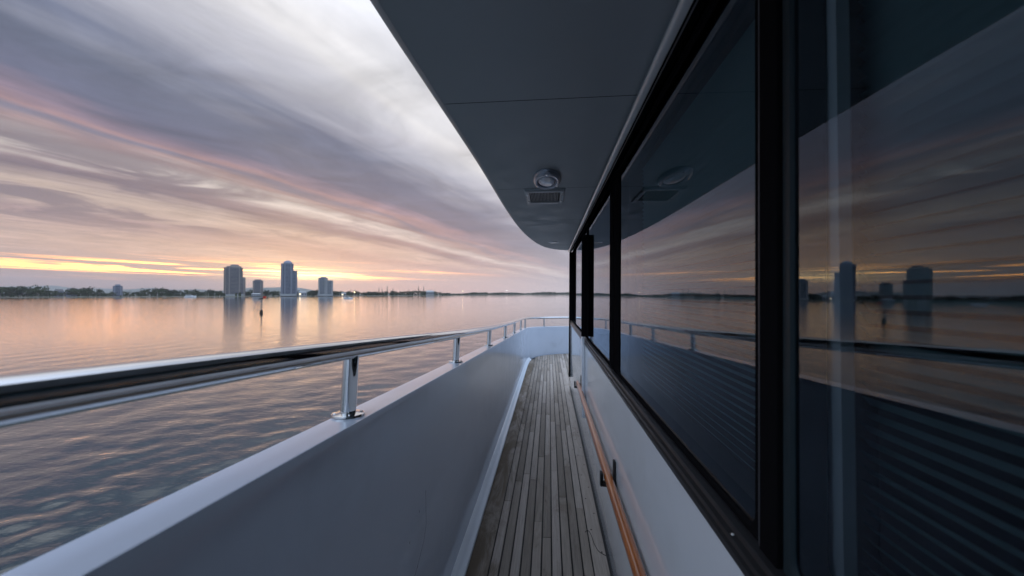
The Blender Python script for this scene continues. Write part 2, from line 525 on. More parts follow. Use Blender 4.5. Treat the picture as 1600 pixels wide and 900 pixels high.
M['pile'] = mat('dark_pile', (0.030, 0.022, 0.018), 0.8)[0]
M['pile_grey'] = mat('grey_pile', (0.24, 0.22, 0.20), 0.8)[0]
def lampmat(name, c, s):
    m, nt, b = mat(name, c, 0.4)
    b.inputs['Emission Color'].default_value = (*c, 1)
    b.inputs['Emission Strength'].default_value = s
    return m
M['lamp_warm'] = lampmat('lit_lamp_warm', (1.0, 0.80, 0.45), 5)
M['lamp_white'] = lampmat('lit_lamp_white', (1.0, 0.95, 0.85), 6)
M['lit_window'] = lampmat('lit_window', (1.0, 0.78, 0.50), 1.6)


# ------------------------------------------------------------------ water: one sheet to the horizon, with real ripples
def make_water():
    c = []
    az0, az1, na = R(-100), R(62), 560
    nr = 700
    r = 1.2 * (9000 / 1.2) ** (np.arange(nr) / (nr - 1))
    a = np.linspace(az0, az1, na)
    Rr, Aa = np.meshgrid(r, a, indexing='ij')
    X, Y = Rr * np.sin(Aa), Rr * np.cos(Aa)
    step = np.maximum(Rr * (math.log(9000 / 1.2) / (nr - 1)), Rr * ((az1 - az0) / (na - 1)))
    Z = np.zeros_like(X)
    lr = np.random.default_rng(5)
    for k in range(110):
        lam = 0.22 * (1.15 / 0.22) ** lr.random() if k < 100 else 1.4 * 2.2 ** lr.random()
        th = R(-58) + lr.normal(0, 0.80)            # crests roughly across the view to the left
        kx, ky = 2 * math.pi / lam * math.sin(th), 2 * math.pi / lam * math.cos(th)
        amp = 0.0027 * lam ** 0.90 * (1.0 if k < 100 else 0.75)
        fade = np.clip((lam / step - 2.5) / 3.0, 0, 1)
        ph = kx * X + ky * Y + lr.random() * 6.283
        Z += amp * fade * (np.sin(ph) + 0.18 * np.cos(2 * ph))
    # patches of stiller and rougher water
    pt = 0.5 + 0.5 * np.sin(X * 0.11 + 1.3 * np.sin(Y * 0.05) + 0.4) * np.sin(Y * 0.085 + 1.1 * np.sin(X * 0.07))
    Z *= 0.72 + 0.5 * pt
    mb_v = np.stack([X, Y, Z], -1).reshape(-1, 3)
    idx = np.arange(nr * na).reshape(nr, na)
    f = np.stack([idx[:-1, :-1], idx[:-1, 1:], idx[1:, 1:], idx[1:, :-1]], -1).reshape(-1, 4)[:, ::-1]
    # coarse fan for the rest of the circle
    rr = np.array([1.2, 8, 40, 200, 1200, 9000.0])
    a2 = np.linspace(az1, az0 + 2 * math.pi, 60)
    R2, A2 = np.meshgrid(rr, a2, indexing='ij')
    v2 = np.stack([R2 * np.sin(A2), R2 * np.cos(A2), np.zeros_like(R2)], -1).reshape(-1, 3)
    i2 = np.arange(len(v2)).reshape(len(rr), len(a2)) + len(mb_v)
    f2 = np.stack([i2[:-1, :-1], i2[:-1, 1:], i2[1:, 1:], i2[1:, :-1]], -1).reshape(-1, 4)[:, ::-1]
    v = np.concatenate([mb_v, v2]); f = np.concatenate([f, f2])
    me = bpy.data.meshes.new('water')
    me.vertices.add(len(v)); me.vertices.foreach_set('co', v.astype(np.float32).ravel())
    me.loops.add(len(f) * 4); me.loops.foreach_set('vertex_index', f.astype(np.int32).ravel())
    me.polygons.add(len(f)); me.polygons.foreach_set('loop_start', np.arange(0, len(f) * 4, 4, dtype=np.int32))
    me.polygons.foreach_set('use_smooth', np.ones(len(f), dtype=bool))
    me.update(calc_edges=True)
    o = link('water', me, M['water'])
    tag(o, kind='structure')
make_water()

# ------------------------------------------------------------------ far shore helpers
FW = Vector((-math.sin(YAW), math.cos(YAW), 0)); RT = Vector((math.cos(YAW), math.sin(YAW), 0))
FPX = 1600 * 14 / 36.0
def at(b, depth, z=0.0):
    """a place on the far shore: bearing b (in 1/622 of the depth, 800 = the camera's axis) and depth in metres"""
    p = (FW + RT * ((b - 800) / FPX)) * depth
    return Vector((p.x, p.y, z))
def hpx(n, depth): return n / FPX * depth
SH = [(-1500, 620), (-600, 680), (0, 740), (180, 760), (330, 860), (400, 915), (520, 960), (600, 1120), (690, 1300), (760, 1900), (880, 2500), (1100, 3200), (1700, 3800), (2600, 4200)]
def shore(b):
    for (b0, d0), (b1, d1) in zip(SH, SH[1:]):
        if b0 <= b <= b1: return d0 + (d1 - d0) * (b - b0) / (b1 - b0)
    return SH[-1][1]

rows = []
for i in range(140):
    b = -1500 + i * 29.0
    d = shore(b) + rnd.uniform(-6, 6)
    rows.append([at(b, d, -0.6), at(b, d + 4, 0.7 + rnd.uniform(-.2, .3)), at(b, d + 30, 1.3), at(b, d + 500, 2.0), at(b, d + 3500, 3.0)])
tag(MB().grid(rows).build('ground', M['land'], smooth=True), kind='structure')

# low hills far behind on the left
rows = []
for i in range(120):
    b = -900 + i * 17.0
    e = 5 + 8 * math.exp(-((b - 60) / 190) ** 2) + 9 * math.exp(-((b + 420) / 200) ** 2) + 6 * math.exp(-((b - 420) / 90) ** 2) - 9 * max(0, min(1, (b - 420) / 350))
    e += 1.6 * math.sin(b * 0.031) + 1.0 * math.sin(b * 0.083 + 1)
    D = 8000
    h = max(4, hpx(max(e, 1.0), D))
    rows.append([at(b, D - 1500, 1.0), at(b, D - 700, h * 0.45), at(b, D, h), at(b, D + 1200, 1.0)])
tag(MB().grid(rows).build('hills', M['hill'], smooth=True), kind='structure')


# ------------------------------------------------------------------ trees
def crown_mesh(name, seed, kind):
    r = random.Random(seed)
    mb = MB()
    n = 190 if kind != 'pine' else 150
    lobes = [(r.uniform(-.30, .30), r.uniform(-.30, .30), r.uniform(.22, .80), r.uniform(.17, .30)) for _ in range(9)]
    for i in range(n):
        if kind == 'pine':
            h = 0.10 + 0.88 * r.random() ** 1.1
            tier = round(h * 11) / 11.0
            rad = 0.155 * (1.03 - tier) ** 0.8 * (0.25 + 0.75 * r.random()) + 0.006
            a = r.random() * 6.283
            c = Vector((rad * math.cos(a), rad * math.sin(a), tier + r.uniform(-.015, .012)))
            s = 0.026
            sq = 0.45
        else:
            lx, ly, lz, lr = r.choice(lobes)
            d = Vector((r.gauss(0, 1), r.gauss(0, 1), r.gauss(0, 1))).normalized() * lr * (r.random() ** 0.4)
            c = Vector((lx + d.x, ly + d.y, lz + d.z * 0.75))
            s = r.uniform(.035, .075)
            sq = 1.0
        for k in range(2):
            u = Vector((r.gauss(0, 1), r.gauss(0, 1), r.gauss(0, 1) * sq)).normalized()
            w = u.orthogonal().normalized()
            w = (Matrix.Rotation(r.random() * 6.28, 3, u) @ w)
            q = u.cross(w)
            mb.add([c + w * s + q * s * .3, c + q * s, c - w * s - q * s * .2, c - q * s * .8], [(0, 1, 2, 3)])
    return mb.mesh(name)

def trunk_mesh(name, seed, kind):
    r = random.Random(seed + 50)
    mb = MB()
    if kind == 'pine':
        mb.tube([(0, 0, -0.02), (0.004, 0, 0.5), (0, 0.004, 0.98)], [0.022, 0.015, 0.004], 7)
    else:
        mb.tube([(0, 0, -0.03), (r.uniform(-.02, .02), 0, 0.2), (r.uniform(-.03, .03), r.uniform(-.03, .03), 0.5)], [0.035, 0.026, 0.015], 7)
        for k in range(5):
            a = k * 1.26 + r.random()
            mb.tube([(0, 0, 0.18 + .05 * k), (0.14 * math.cos(a), 0.14 * math.sin(a), 0.42 + .05 * k), (0.25 * math.cos(a), 0.25 * math.sin(a), 0.60 + .05 * k)], [0.016, 0.010, 0.004], 5)
    return mb.mesh(name, True)

CR = {k: [(crown_mesh('crown', s, k), trunk_mesh('trunk', s, k)) for s in seeds] for k, seeds in (('broad', (1, 2, 3, 4, 5)), ('pine', (11, 12)))}
def tree(name, b, D, h, wide, kind, label, group):
    i = rnd.randrange(len(CR[kind]))
    t_ = empty(name, at(b, D, 1.0), rnd.random() * 6.28)
    t_.scale = (h * wide, h * wide, h)
    c, k = CR[kind][i]
    link('crown', c, M['leaf'] if kind == 'broad' else M['pine'], t_)
    link('trunk', k, M['bark'], t_)
    tag(t_, label, 'tree', group)
    return t_

b = -30.0
while b < 345:
    e = 11 + 5.5 * max(0, math.sin(b * 0.055 + 0.7)) + rnd.uniform(-3, 3)
    if 40 < b < 72: e += 5
    if b > 110: e -= 2.0
    if 196 < b < 240: e -= 1.5
    D = shore(b) + rnd.uniform(14, 70)
    tree('shore_tree', b, D, hpx(e, D), rnd.uniform(0.95, 1.5), 'broad', 'dark rounded tree in the belt left of the tall towers', 'shore trees left of the towers')
    b += rnd.uniform(5.5, 10.0)
b = 384.0
while b < 500:
    if not (392 < b < 412 or 436 < b < 486):
        D = shore(b) + rnd.uniform(25, 80)
        tree('shore_tree', b, D, hpx(rnd.uniform(6.5, 11), D), rnd.uniform(1.0, 1.5), 'broad', 'low dark tree on the shore between the towers', 'shore trees between the towers')
    b += rnd.uniform(4.5, 7.5)
for b in (488, 491, 495):
    D = shore(b) + 70
    tree('shore_tree', b, D, hpx(9, D), 1.1, 'broad', 'low dark tree on the shore between the towers', 'shore trees between the towers')
b = 521.0
while b < 690:
    D = shore(b) + rnd.uniform(20, 90)
    if not 666 < b < 678:
        tree('shore_tree', b, D, hpx(rnd.uniform(5, 8.5), D), rnd.uniform(1.1, 1.7), 'broad', 'low dark tree on the flat shore right of the towers', 'low shore trees right of the towers')
    b += rnd.uniform(3.5, 6.0)
for k, (b, e) in enumerate(((592, 12.5), (597, 11.5), (605, 14), (614, 11.5), (639, 9.5), (654, 14.0), (662, 13.5), (548, 10), (519, 10.5))):
    D = shore(b) + 40
    tree('pine_tree', b, D, hpx(e, D), 0.9, 'pine', 'slender tall pine standing above the low far trees', 'slender pines on the far shore')

# distant wood beyond: reads as one mass
mb = MB()
r2 = random.Random(3)
for i in range(3200):
    b = r2.uniform(690, 1500) if i > 1100 else r2.uniform(-800, 690)
    D = shore(b) + r2.uniform(20, 300) - (0 if b > 690 else 12)
    h = hpx((2.3 + 1.3 * math.sin(b * .09) * math.sin(b * .031 + 1)) * r2.random() ** 0.6 if b > 690 else 6 * r2.random(), D)
    s = hpx(r2.uniform(0.7, 1.8), D)
    c = at(b, D, 1.0 + h)
    u = Vector((r2.gauss(0, 1), r2.gauss(0, 1), r2.gauss(0, 1))).normalized(); w = u.orthogonal().normalized(); q = u.cross(w)
    for (x_, y_) in ((w, q), (u, w)):
        mb.add([c + x_ * s * 1.2, c + y_ * s, c - x_ * s * 1.3, c - y_ * s], [(0, 1, 2, 3)])
    if h > s: mb.add([c + RT * s, c - RT * s, c - RT * s - Vector((0, 0, h + 1)), c + RT * s - Vector((0, 0, h + 1))], [(0, 1, 2, 3)])
tag(mb.build('wood', M['leaf'], recalc=False), 'thin dark line of woodland along the far horizon', 'wood', kind='stuff')


# ------------------------------------------------------------------ towers
def rrect(w, d, r, n=4):
    pts = []
    for cx, cy, a0 in ((w / 2 - r, d / 2 - r, 0), (-w / 2 + r, d / 2 - r, 90), (-w / 2 + r, -d / 2 + r, 180), (w / 2 - r, -d / 2 + r, 270)):
        for k in range(n + 1):
            a = R(a0 + 90 * k / n)
            pts.append((cx + r * math.cos(a), cy + r * math.sin(a)))
    return pts
def sc(poly, k): return [(x * k, y * k) for x, y in poly]
def sh(poly, dx_, dy_): return [(x + dx_, y + dy_) for x, y in poly]

def block(root, poly, h, floor, slab_m, core_m, z0=0.0, npier=8):
    """one storeyed volume: recessed glazed core, projecting floor slabs with balustrades, upright piers"""
    MB().prism(sc(poly, 0.93) if abs(sum(p[0] for p in poly)) < 1e-3 else [((x - cxm) * 0.93 + cxm, y * 0.93) for cxm in [sum(p[0] for p in poly) / len(poly)] for x, y in poly], z0, z0 + h - 0.2).build('glazed_core', core_m, root)
    mb = MB()
    n = int(h / floor)
    for k in range(n + 1):
        z = z0 + k * h / n
        mb.prism(poly, z - 0.25, z + 0.95 if k < n else z + 0.3)
    o = mb.build('balcony_floors', slab_m, root); o['kind'] = 'stuff'
    cx = sum(p[0] for p in poly) / len(poly); cy = sum(p[1] for p in poly) / len(poly)
    m_ = len(poly)
    for k in range(npier):
        x, y = poly[(k * m_) // npier]
        x, y = cx + (x - cx) * 0.975, cy + (y - cy) * 0.975
        MB().box(x - .9, x + .9, y - .9, y + .9, z0, z0 + h + 0.1).build('pier', slab_m, root)

def tower(b, D, label):
    p = at(b, D, 1.2)
    r_ = empty('apartment_tower', p, math.atan2(-p.x, p.y))
    tag(r_, label, 'tower')
    return r_
def px(n, D=938): return hpx(n, D)

# broad stepped tower
T = tower(366, 938, 'broad warm grey tower with a rounded crown, first tower from the left')
W = px(24)
block(T, sh(rrect(W, W * .8, W * .28), -px(1.2), 0), px(44), 3.1, M['conc_warm'], M['tower_glass'], npier=10)
block(T, sh(rrect(px(12), W * .6, 3), px(8.2), -2), px(29), 3.1, M['conc_warm'], M['tower_glass'], npier=8)
MB().prism(sh(rrect(px(26), W, 6), px(0.5), 0), 0, px(3.0)).build('podium', M['conc_pale'], T)
MB().prism(sh(rrect(px(19), W * .6, 8), -px(.6), 0), px(44), px(46.5)).build('penthouse', M['conc_warm'], T)
MB().prism(sh(rrect(px(11), W * .4, 5), px(.4), 0), px(46.5), px(49)).build('crown_drum', M['conc_warm'], T)
# short tower
T = tower(403, 945, 'short narrow brownish tower between the two tallest towers')
block(T, rrect(px(13), px(11), 4), px(24), 3.0, M['conc_warm'], M['tower_glass'], npier=8)
MB().prism(rrect(px(9), px(7), 3), px(24), px(26)).build('penthouse', M['conc_warm'], T)
# tallest tower
T = tower(451, 938, 'tallest slim bluish tower with a domed top')
block(T, sh(rrect(px(16.5), px(16), px(5)), -px(2.0), 0), px(50), 3.1, M['conc_cool'], M['tower_glass'], npier=10)
block(T, sh(rrect(px(9), px(13), px(2)), px(7.0), 0), px(39), 3.1, M['conc_cool'], M['tower_glass'], npier=6)
MB().lathe([(px(6), px(50)), (px(5.9), px(52.5)), (px(4.6), px(54.2)), (px(2.4), px(55.2)), (0.01, px(55.6))], (-px(1.2), 0, 0), 20).build('dome', M['conc_cool'], T, smooth=True, angle=60)
MB().prism(rrect(px(23), px(18), 4), 0, px(3.2)).build('podium', M['conc_pale'], T)
# pale shorter tower
T = tower(508, 965, 'pale grey tower stepping down to the right, rightmost of the towers')
block(T, sh(rrect(px(13), px(13), px(3.5)), -px(3.0), 0), px(28.5), 3.1, M['conc_pale'], M['tower_glass'], npier=8)
block(T, sh(rrect(px(10), px(11), px(2)), px(6.2), 0), px(24.5), 3.1, M['conc_pale'], M['tower_glass'], npier=6)
MB().prism(sh(rrect(px(8), px(8), 3), -px(2.5), 0), px(28.5), px(30.5)).build('penthouse', M['conc_pale'], T)
MB().prism(rrect(px(22), px(14), 3), 0, px(3)).build('podium', M['conc_pale'], T)
# small block among the trees on the left
T = tower(184, 800, 'small dark block rising out of the left tree belt')
block(T, rrect(px(10, 800), px(9, 800), 3), px(16.5, 800), 3.0, M['conc_cool'], M['tower_glass'], npier=6)
MB().prism(rrect(px(6, 800), px(5, 800), 2), px(16.5, 800), px(19, 800)).build('penthouse', M['conc_cool'], T)

def house(name, b, D, w, h, label, mt, group=None, lit=False):
    p = at(b, D, 1.2)
    r_ = empty(name, p, math.atan2(-p.x, p.y))
    W_, H_ = hpx(w, D), hpx(h, D)
    MB().box(-W_ / 2, W_ / 2, 0, W_ * .7, 0, H_ * .7).build('wall', mt, r_)
    rf = MB(); o_ = W_ * .55
    rf.add([(-o_, -1, H_ * .7), (o_, -1, H_ * .7), (o_, W_ * .75, H_ * .7), (-o_, W_ * .75, H_ * .7), (-o_ * .7, W_ * .35, H_), (o_ * .7, W_ * .35, H_)],
           [(0, 1, 5, 4), (1, 2, 5), (2, 3, 4, 5), (3, 0, 4), (3, 2, 1, 0)])
    rf.build('roof', M['roof_dark'] if mt is not M['conc_pale'] else M['conc_pale'], r_)
    n = max(2, int(w / 3))
    for k in range(n):
        x = -W_ / 2 + (k + .5) * W_ / n
        MB().box(x - W_ / n * .28, x + W_ / n * .28, -0.15, 0.1, H_ * .2, H_ * .5).build('window', M['lit_window'] if lit and k == 0 else M['tower_glass'], r_)
    return tag(r_, label, 'house', group)
house('waterfront_house', 473, 930, 11, 7.5, 'low pale waterfront house just right of the tallest tower', M['conc_pale'], lit=True)
house('waterfront_house', 466, 1000, 5, 12, 'small upright pale house against the tallest tower', M['conc_pale'])
house('waterfront_house', 400, 905, 12, 4.5, 'long low pale boathouse at the foot of the short tower', M['conc_pale'])
house('waterfront_house', 672, 1290, 12, 7.5, 'pale waterfront hall beside the last pair of pines', M['conc_pale'])
house('waterfront_house', 92, 800, 10, 12, 'dark house among the left trees, left one of two', M['conc_cool'])
house('waterfront_house', 112, 800, 12, 13, 'dark house among the left trees, right one of two', M['conc_cool'])
house('waterfront_house', 537, 990, 7, 5, 'low house with a lit window behind the white cruiser', M['conc_pale'], lit=True)

def lamp(b, D, e, mt, label):
    p = at(b, D, 1.0); H_ = hpx(e, D)
    r_ = empty('shore_lamp', p)
    MB().tube([(0, 0, 0), (0, 0, H_ - .6)], [0.22, 0.12], 8).build('post', M['roof_dark'], r_)
    MB().lathe([(0.05, H_ - .7), (1.0, H_ - .3), (1.2, H_ + .3), (.7, H_ + .9), (.05, H_ + 1.1)], seg=10).build('lantern', mt, r_, smooth=True)
    tag(r_, label, 'lamp')
lamp(723, 1500, 6, M['lamp_warm'], 'lit warm lamp on the far shore, nearer the pines')
lamp(792, 1960, 6.5, M['lamp_white'], 'lit white lamp on the far shore, nearest the yacht rail')
lamp(554, 985, 5.5, M['lamp_warm'], 'small lit lamp on the shore just right of the white cruiser')


# ------------------------------------------------------------------ boats and the beacon
def motor_cruiser(b, D, L, label, rz):
    p = at(b, D, 0)
    r_ = empty('motor_cruiser', p, rz)
    st = [(-.5, .15, .11), (-.3, .17, .11), (0, .18, .115), (.25, .14, .13), (.42, .07, .15), (.52, .005, .17)]
    rows = []
    for x, hw, top in st:
        rows.append([(x * L, -hw * L, top * L), (x * L, -hw * .8 * L, -.02 * L), (x * L, 0, -.05 * L), (x * L, hw * .8 * L, -.02 * L), (x * L, hw * L, top * L), (x * L, 0, top * L + .01 * L)])
    mb = MB().grid(rows, close_v=True)
    mb.f.append(tuple(range(5, -1, -1))); mb.mi.append(0)
    mb.build('hull', M['boat_white'], r_)
    rows = [[(x * L, y * L, z * L) for x, y, z in q] for q in (
        [(-.38, -.13, .115), (.20, -.12, .125), (.30, 0, .13), (.20, .12, .125), (-.38, .13, .115)],
        [(-.36, -.12, .225), (.10, -.11, .225), (.17, 0, .225), (.10, .11, .225), (-.36, .12, .225)])]
    mb = MB().grid(rows, close_v=True); n = len(mb.v)
    mb.f.append(tuple(range(5, 10))); mb.mi.append(0)
    cab = mb.build('cabin', M['boat_white'], r_)
    for s in (-1, 1):
        MB().box(-.30 * L, .12 * L, min(s * .122, s * .135) * L, max(s * .122, s * .135) * L, .155 * L, .20 * L).build('window', M['boat_glass'], cab)
    MB().prism([(x * L, y * L) for x, y in ((-.40, -.14), (.06, -.12), (.10, 0), (.06, .12), (-.40, .14))], .30 * L, .315 * L).build('hardtop', M['boat_white'], r_)
    for x, y in ((-.34, -.11), (-.34, .11), (.02, -.09), (.02, .09)):
        MB().tube([(x * L, y * L, .22 * L), (x * L, y * L, .305 * L)], .008 * L, 6).build('hardtop_post', M['boat_white'], r_)
    MB().tube([(-.1 * L, 0, .31 * L), (-.12 * L, 0, .44 * L)], .006 * L, 6).build('mast', M['boat_white'], r_)
    return tag(r_, label, 'boat')
motor_cruiser(544, 420, 8.8, 'white motor cruiser afloat below the rightmost tower', R(20))
motor_cruiser(297, 730, 17, 'small motorboat lying close to the left tree belt', R(40))

p = at(408.5, 104, 0)
BK = empty('channel_beacon', p, YAW)
BK.scale = (1.45, 1.45, 1.45)
tag(BK, 'slim channel beacon pile with a red mark, standing in the water before the towers', 'beacon')
MB().lathe([(.22, -1.5), (.24, -.1), (.27, .1), (.24, .45), (.15, .62)], seg=12).build('pile_base', M['pile'], BK, smooth=True, angle=50)
MB().tube([(0, 0, .6), (0, 0, 2.65)], .085, 10).build('pole', M['pile_grey'], BK)
MB().tube([(-.38, 0, 2.62), (.30, 0, 2.70)], .09, 8).build('cross_arm', M['pile'], BK)
MB().box(.38, .80, -.15, .15, 2.68, 3.12).build('red_mark', M['red'], BK)
MB().tube([(.22, 0, 2.70), (.45, 0, 2.76)], .06, 8).build('bracket', M['pile'], BK)

# ------------------------------------------------------------------ the yacht
YT = empty('yacht', (0, 0, 0))
tag(YT, 'white yacht side deck with steel handrail, teak planks and dark windows', 'yacht')

XB, XC = -0.463, 2.25            # inner face of the bulwark, boat's centre line
HW = XC - XB
Y0, BL, NEXP = 8.2, 2.7, 4.5
def plan(off=0.0, n=70, ystart=-7.0):
    """plan curve of the bulwark's inner face, moved outward by off; list of (x, y, nx, ny)"""
    base = []
    y = ystart
    while y < Y0 - 1e-6:
        base.append((XB, y)); y += 0.25
    for k in range(n + 1):
        a = math.pi * k / n
        c, s = math.cos(a), math.sin(a)
        base.append((XC - HW * math.copysign(abs(c) ** (2 / NEXP), c), Y0 + BL * abs(s) ** (2 / NEXP)))
    y = Y0 - 0.5
    while y > ystart:
        base.append((2 * XC - XB, y)); y -= 0.5
    out = []
    for i, (x, y) in enumerate(base):
        x0, y0 = base[max(i - 1, 0)]; x1, y1 = base[min(i + 1, len(base) - 1)]
        tx, ty = x1 - x0, y1 - y0
        l = math.hypot(tx, ty)
        nx, ny = -ty / l, tx / l
        out.append((x + nx * off, y + ny * off, nx, ny))
    return out
def h_bul(y): return 0.26 + 0.047 * y
RAILH = [(-8, -.295), (-3, -.06), (.414, .100), (1.18, .146), (2.51, .225), (3.88, .295), (6.0, .385), (8.6, .475), (10.5, .555), (12, .60)]
def h_rail(y):
    for (a, ha_), (b_, hb_) in zip(RAILH, RAILH[1:]):
        if a <= y <= b_: return ha_ + (hb_ - ha_) * (y - a) / (b_ - a)
    return RAILH[-1][1]
base_plan = plan()
CAPW = 0.088

# bulwark: inner face, crisp top edge, flat cap, outer face
rows = []
for x, y, nx, ny in base_plan:
    zt = ZC - h_bul(y)
    prof = [(0.013, ZD - 0.03), (0.010, ZD + 0.25), (0.0, zt - 0.02), (0.0, zt - .0045), (.0009, zt - .0012), (.0030, zt),
            (CAPW - .006, zt), (CAPW - .002, zt - .002), (CAPW, zt - .006), (CAPW + .001, zt - .2)]
    rows.append([(x + nx * o, y + ny * o, z) for o, z in prof])
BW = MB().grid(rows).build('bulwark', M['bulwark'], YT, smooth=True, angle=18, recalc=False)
# hull outside
rows = []
for x, y, nx, ny in base_plan:
    zt = ZC - h_bul(y)
    prof = [(CAPW + .001, zt - .2), (CAPW + .02, zt - .21), (CAPW + .02, ZD - .2), (CAPW - .03, 0.6), (CAPW - .12, -0.5)]
    rows.append([(x + nx * o, y + ny * o, z) for o, z in prof])
MB().grid(rows).build('hull', M['hull'], YT, smooth=True, angle=40, recalc=False)
# gutter cove between bulwark and deck
rows = []
for x, y, nx, ny in [q for q in base_plan if q[0] < XC and q[1] < 9.75]:
    prof = [(0.0125, ZD + .05), (0.004, ZD + .046), (-.008, ZD + .030), (-.020, ZD + .014), (-.034, ZD + .010), (-.040, ZD + .004), (-.042, ZD - .01)]
    rows.append([(x + nx * o, y + ny * o, z) for o, z in prof])
MB().grid(rows).build('gutter', M['white'], YT, smooth=True, angle=60, recalc=False)

# hairline dark line and specks on the bulwark face
mb = MB()
ck = [(1.665, -.735), (1.668, -.80), (1.672, -.86), (1.64, -.905), (1.57, -.945), (1.50, -.975), (1.44, -1.0)]
for (ya, ha_), (yb, hb_) in zip(ck, ck[1:]):
    d = Vector((0, yb - ya, hb_ - ha_)).normalized(); s = Vector((0, -d.z, d.y)) * .0015
    X_ = XB + 0.0025
    a_, b_ = Vector((X_, ya, ZC + ha_)), Vector((X_, yb, ZC + hb_))
    mb.add([a_ - s, a_ + s, b_ + s, b_ - s], [(0, 1, 2, 3)])
for ya, ha_ in ((1.665, -.735), (1.58, -.77), (1.47, -.82), (1.56, -.95), (1.44, -1.0)):
    mb.add([(XB + .0028, ya - .003, ZC + ha_), (XB + .0028, ya, ZC + ha_ + .007), (XB + .0028, ya + .003, ZC + ha_), (XB + .0028, ya, ZC + ha_ - .006)], [(0, 1, 2, 3)])
# (kept 3 mm proud of the face)
mb.build('dark_line', M['rubber'], BW, recalc=False)

# handrail
RC = 0.046                      # centre of the cap, outward of the inner face
rail_plan = plan(RC, 90)
pts, yprev = [], None
half = [q for q in rail_plan]
pts = [(x, y, ZC - h_rail(y)) for x, y, nx, ny in half]
# refine and smooth the run of the rail
P = np.array(pts)
for _ in range(3):
    Q = P.copy(); Q[1:-1] = .25 * P[:-2] + .5 * P[1:-1] + .25 * P[2:]; P = Q
HR = MB().tube([tuple(q) for q in P], .0245, 24).build('handrail', M['steel'], YT, smooth=True, angle=60)
# joint sleeve where two lengths of rail meet
def rail_at(y):
    i = min(range(62), key=lambda k: abs(P[k][1] - y))
    j = i + 1 if P[i][1] <= y else i - 1
    t_ = (y - P[i][1]) / (P[j][1] - P[i][1]) if abs(P[j][1] - P[i][1]) > 1e-6 else 0
    return P[i] + (P[j] - P[i]) * t_
MB().tube([tuple(rail_at(y)) for y in (1.86, 1.865, 1.872)], .0249, 24).build('joint_sleeve', M['steel'], HR, smooth=True)

# stanchions
def station(idx):
    return idx
posts = [(-6.9), (-5.55), (-4.2), (-2.87), (-1.53), (-0.20), 1.128, 2.475, 3.845, 5.27, 6.68]
spots = [(XB - RC, y, -1.0, 0.0) for y in posts]
acc, last = 0.0, None
arc = [q for q in plan(RC, 240) if q[1] > 6.7]
s_ = 0.0; nxt = 1.35
for q0, q1 in zip(arc, arc[1:]):
    s_ += math.hypot(q1[0] - q0[0], q1[1] - q0[1])
    if s_ >= nxt and q1[0] < 4.2:
        spots.append(q1); nxt += 1.25
def stanchion_meshes():
    L = 0.20
    t_ = MB().tube([(0, 0, 0), (0, 0, L * .5), (0, 0, L)], .0195, 20).mesh('post', True, 40)
    f_ = MB().lathe([(.0195, .0075), (.024, .0075), (.027, .0062), (.037, .0058), (.0405, .0045), (.041, .0)], seg=32).mesh('flange', True, 35)
    s2 = MB().lathe([(.0001, .0024), (.0028, .0020), (.0042, .0004), (.0045, -.001)], seg=10).mesh('screw', True, 50)
    return t_, f_, s2
pm, fm, sm_ = stanchion_meshes()
for x, y, nx, ny in spots:
    zt = ZC - h_bul(y) + .0016
    rt = ZC - h_rail(y)
    tilt = math.atan(0.047)
    s = link('stanchion', pm, M['steel'], YT)
    s.location = (x, y, zt)
    s.scale = (1, 1, (rt - zt) / 0.20)
    tl = R(3.0) if nx < -.99 else 0.0
    s.location.x -= (rt - zt) * math.tan(tl)
    s.rotation_euler = (0, tl, 0)
    fl = link('flange', fm, M['steel'], None)
    fl.parent = s
    fl.matrix_parent_inverse = Matrix.Identity(4)
    k = 0.20 / (rt - zt)
    fl.scale = (1, 1, k)
    fl.rotation_euler = (-tilt, -tl, 0)
    if y < 4.5:
        for j in range(4):
            a = j * math.pi / 2 + .6
            sc_ = link('screw', sm_, M['steel'], s)
            sc_.location = (.032 * math.cos(a), .032 * math.sin(a), (.0062 - math.tan(tilt) * .032 * math.sin(a) + math.tan(tl) * .032 * math.cos(a)) * k)
            sc_.scale = (1, 1, k)

# deck: dark caulk bed, then planks one by one
DK = MB().prism([(x, y) for x, y, _, _ in plan(.0, 60)], ZD - .05, ZD - .0105).build('deck', M['caulk'], YT)
def edge_y(x, off=-0.012):
    """where a fore-and-aft plank at x meets the margin board at the rounded end"""
    u = min(1, abs(x - XC) / (HW + off))
    return Y0 + (BL + off) * (1 - u ** NEXP) ** (1 / NEXP)
def plank(x0, x1, y0, y1, z, m_, name='plank'):
    o = MB().box(x0, x1, y0, y1, ZD - .012, ZD + z).build(name, m_, DK, bevel=.0012)
    return o
PW, GAP = .0531, .0084
X0 = -.3105
k = 0
while X0 + k * PW < 2.9:
    xa, xb = X0 + k * PW + GAP / 2, X0 + (k + 1) * PW - GAP / 2
    y = -3.0 if k < 10 else 6.98
    if k in (10, 11): y = 6.98
    yend = min(edge_y(xa), edge_y(xb)) - .01
    first = True
    while y < yend - .05:
        ln = rnd.uniform(0.9, 2.0)
        if first: ln = rnd.uniform(1.3, 3.0); first = False
        y1 = min(y + ln, yend)
        if yend - y1 < .4: y1 = yend
        plank(xa, xb, y, y1 - (.005 if y1 < yend else 0), rnd.uniform(-.0006, .0008), M['teak'])
        y = y1
    k += 1
# dark wooden plugs over the fastenings
pgm = MB().lathe([(.0001, .0012), (.0044, .0010), (.0046, -.002)], seg=12).mesh('plug', True, 50); pgm.materials.append(M['pile'])
for j in range(26):
    o = link('plug', pgm, None, DK); o.location = (.243 + (.036 if j % 2 else 0), -.2 + j * .21 + rnd.uniform(-.03, .03), ZD + .0006)
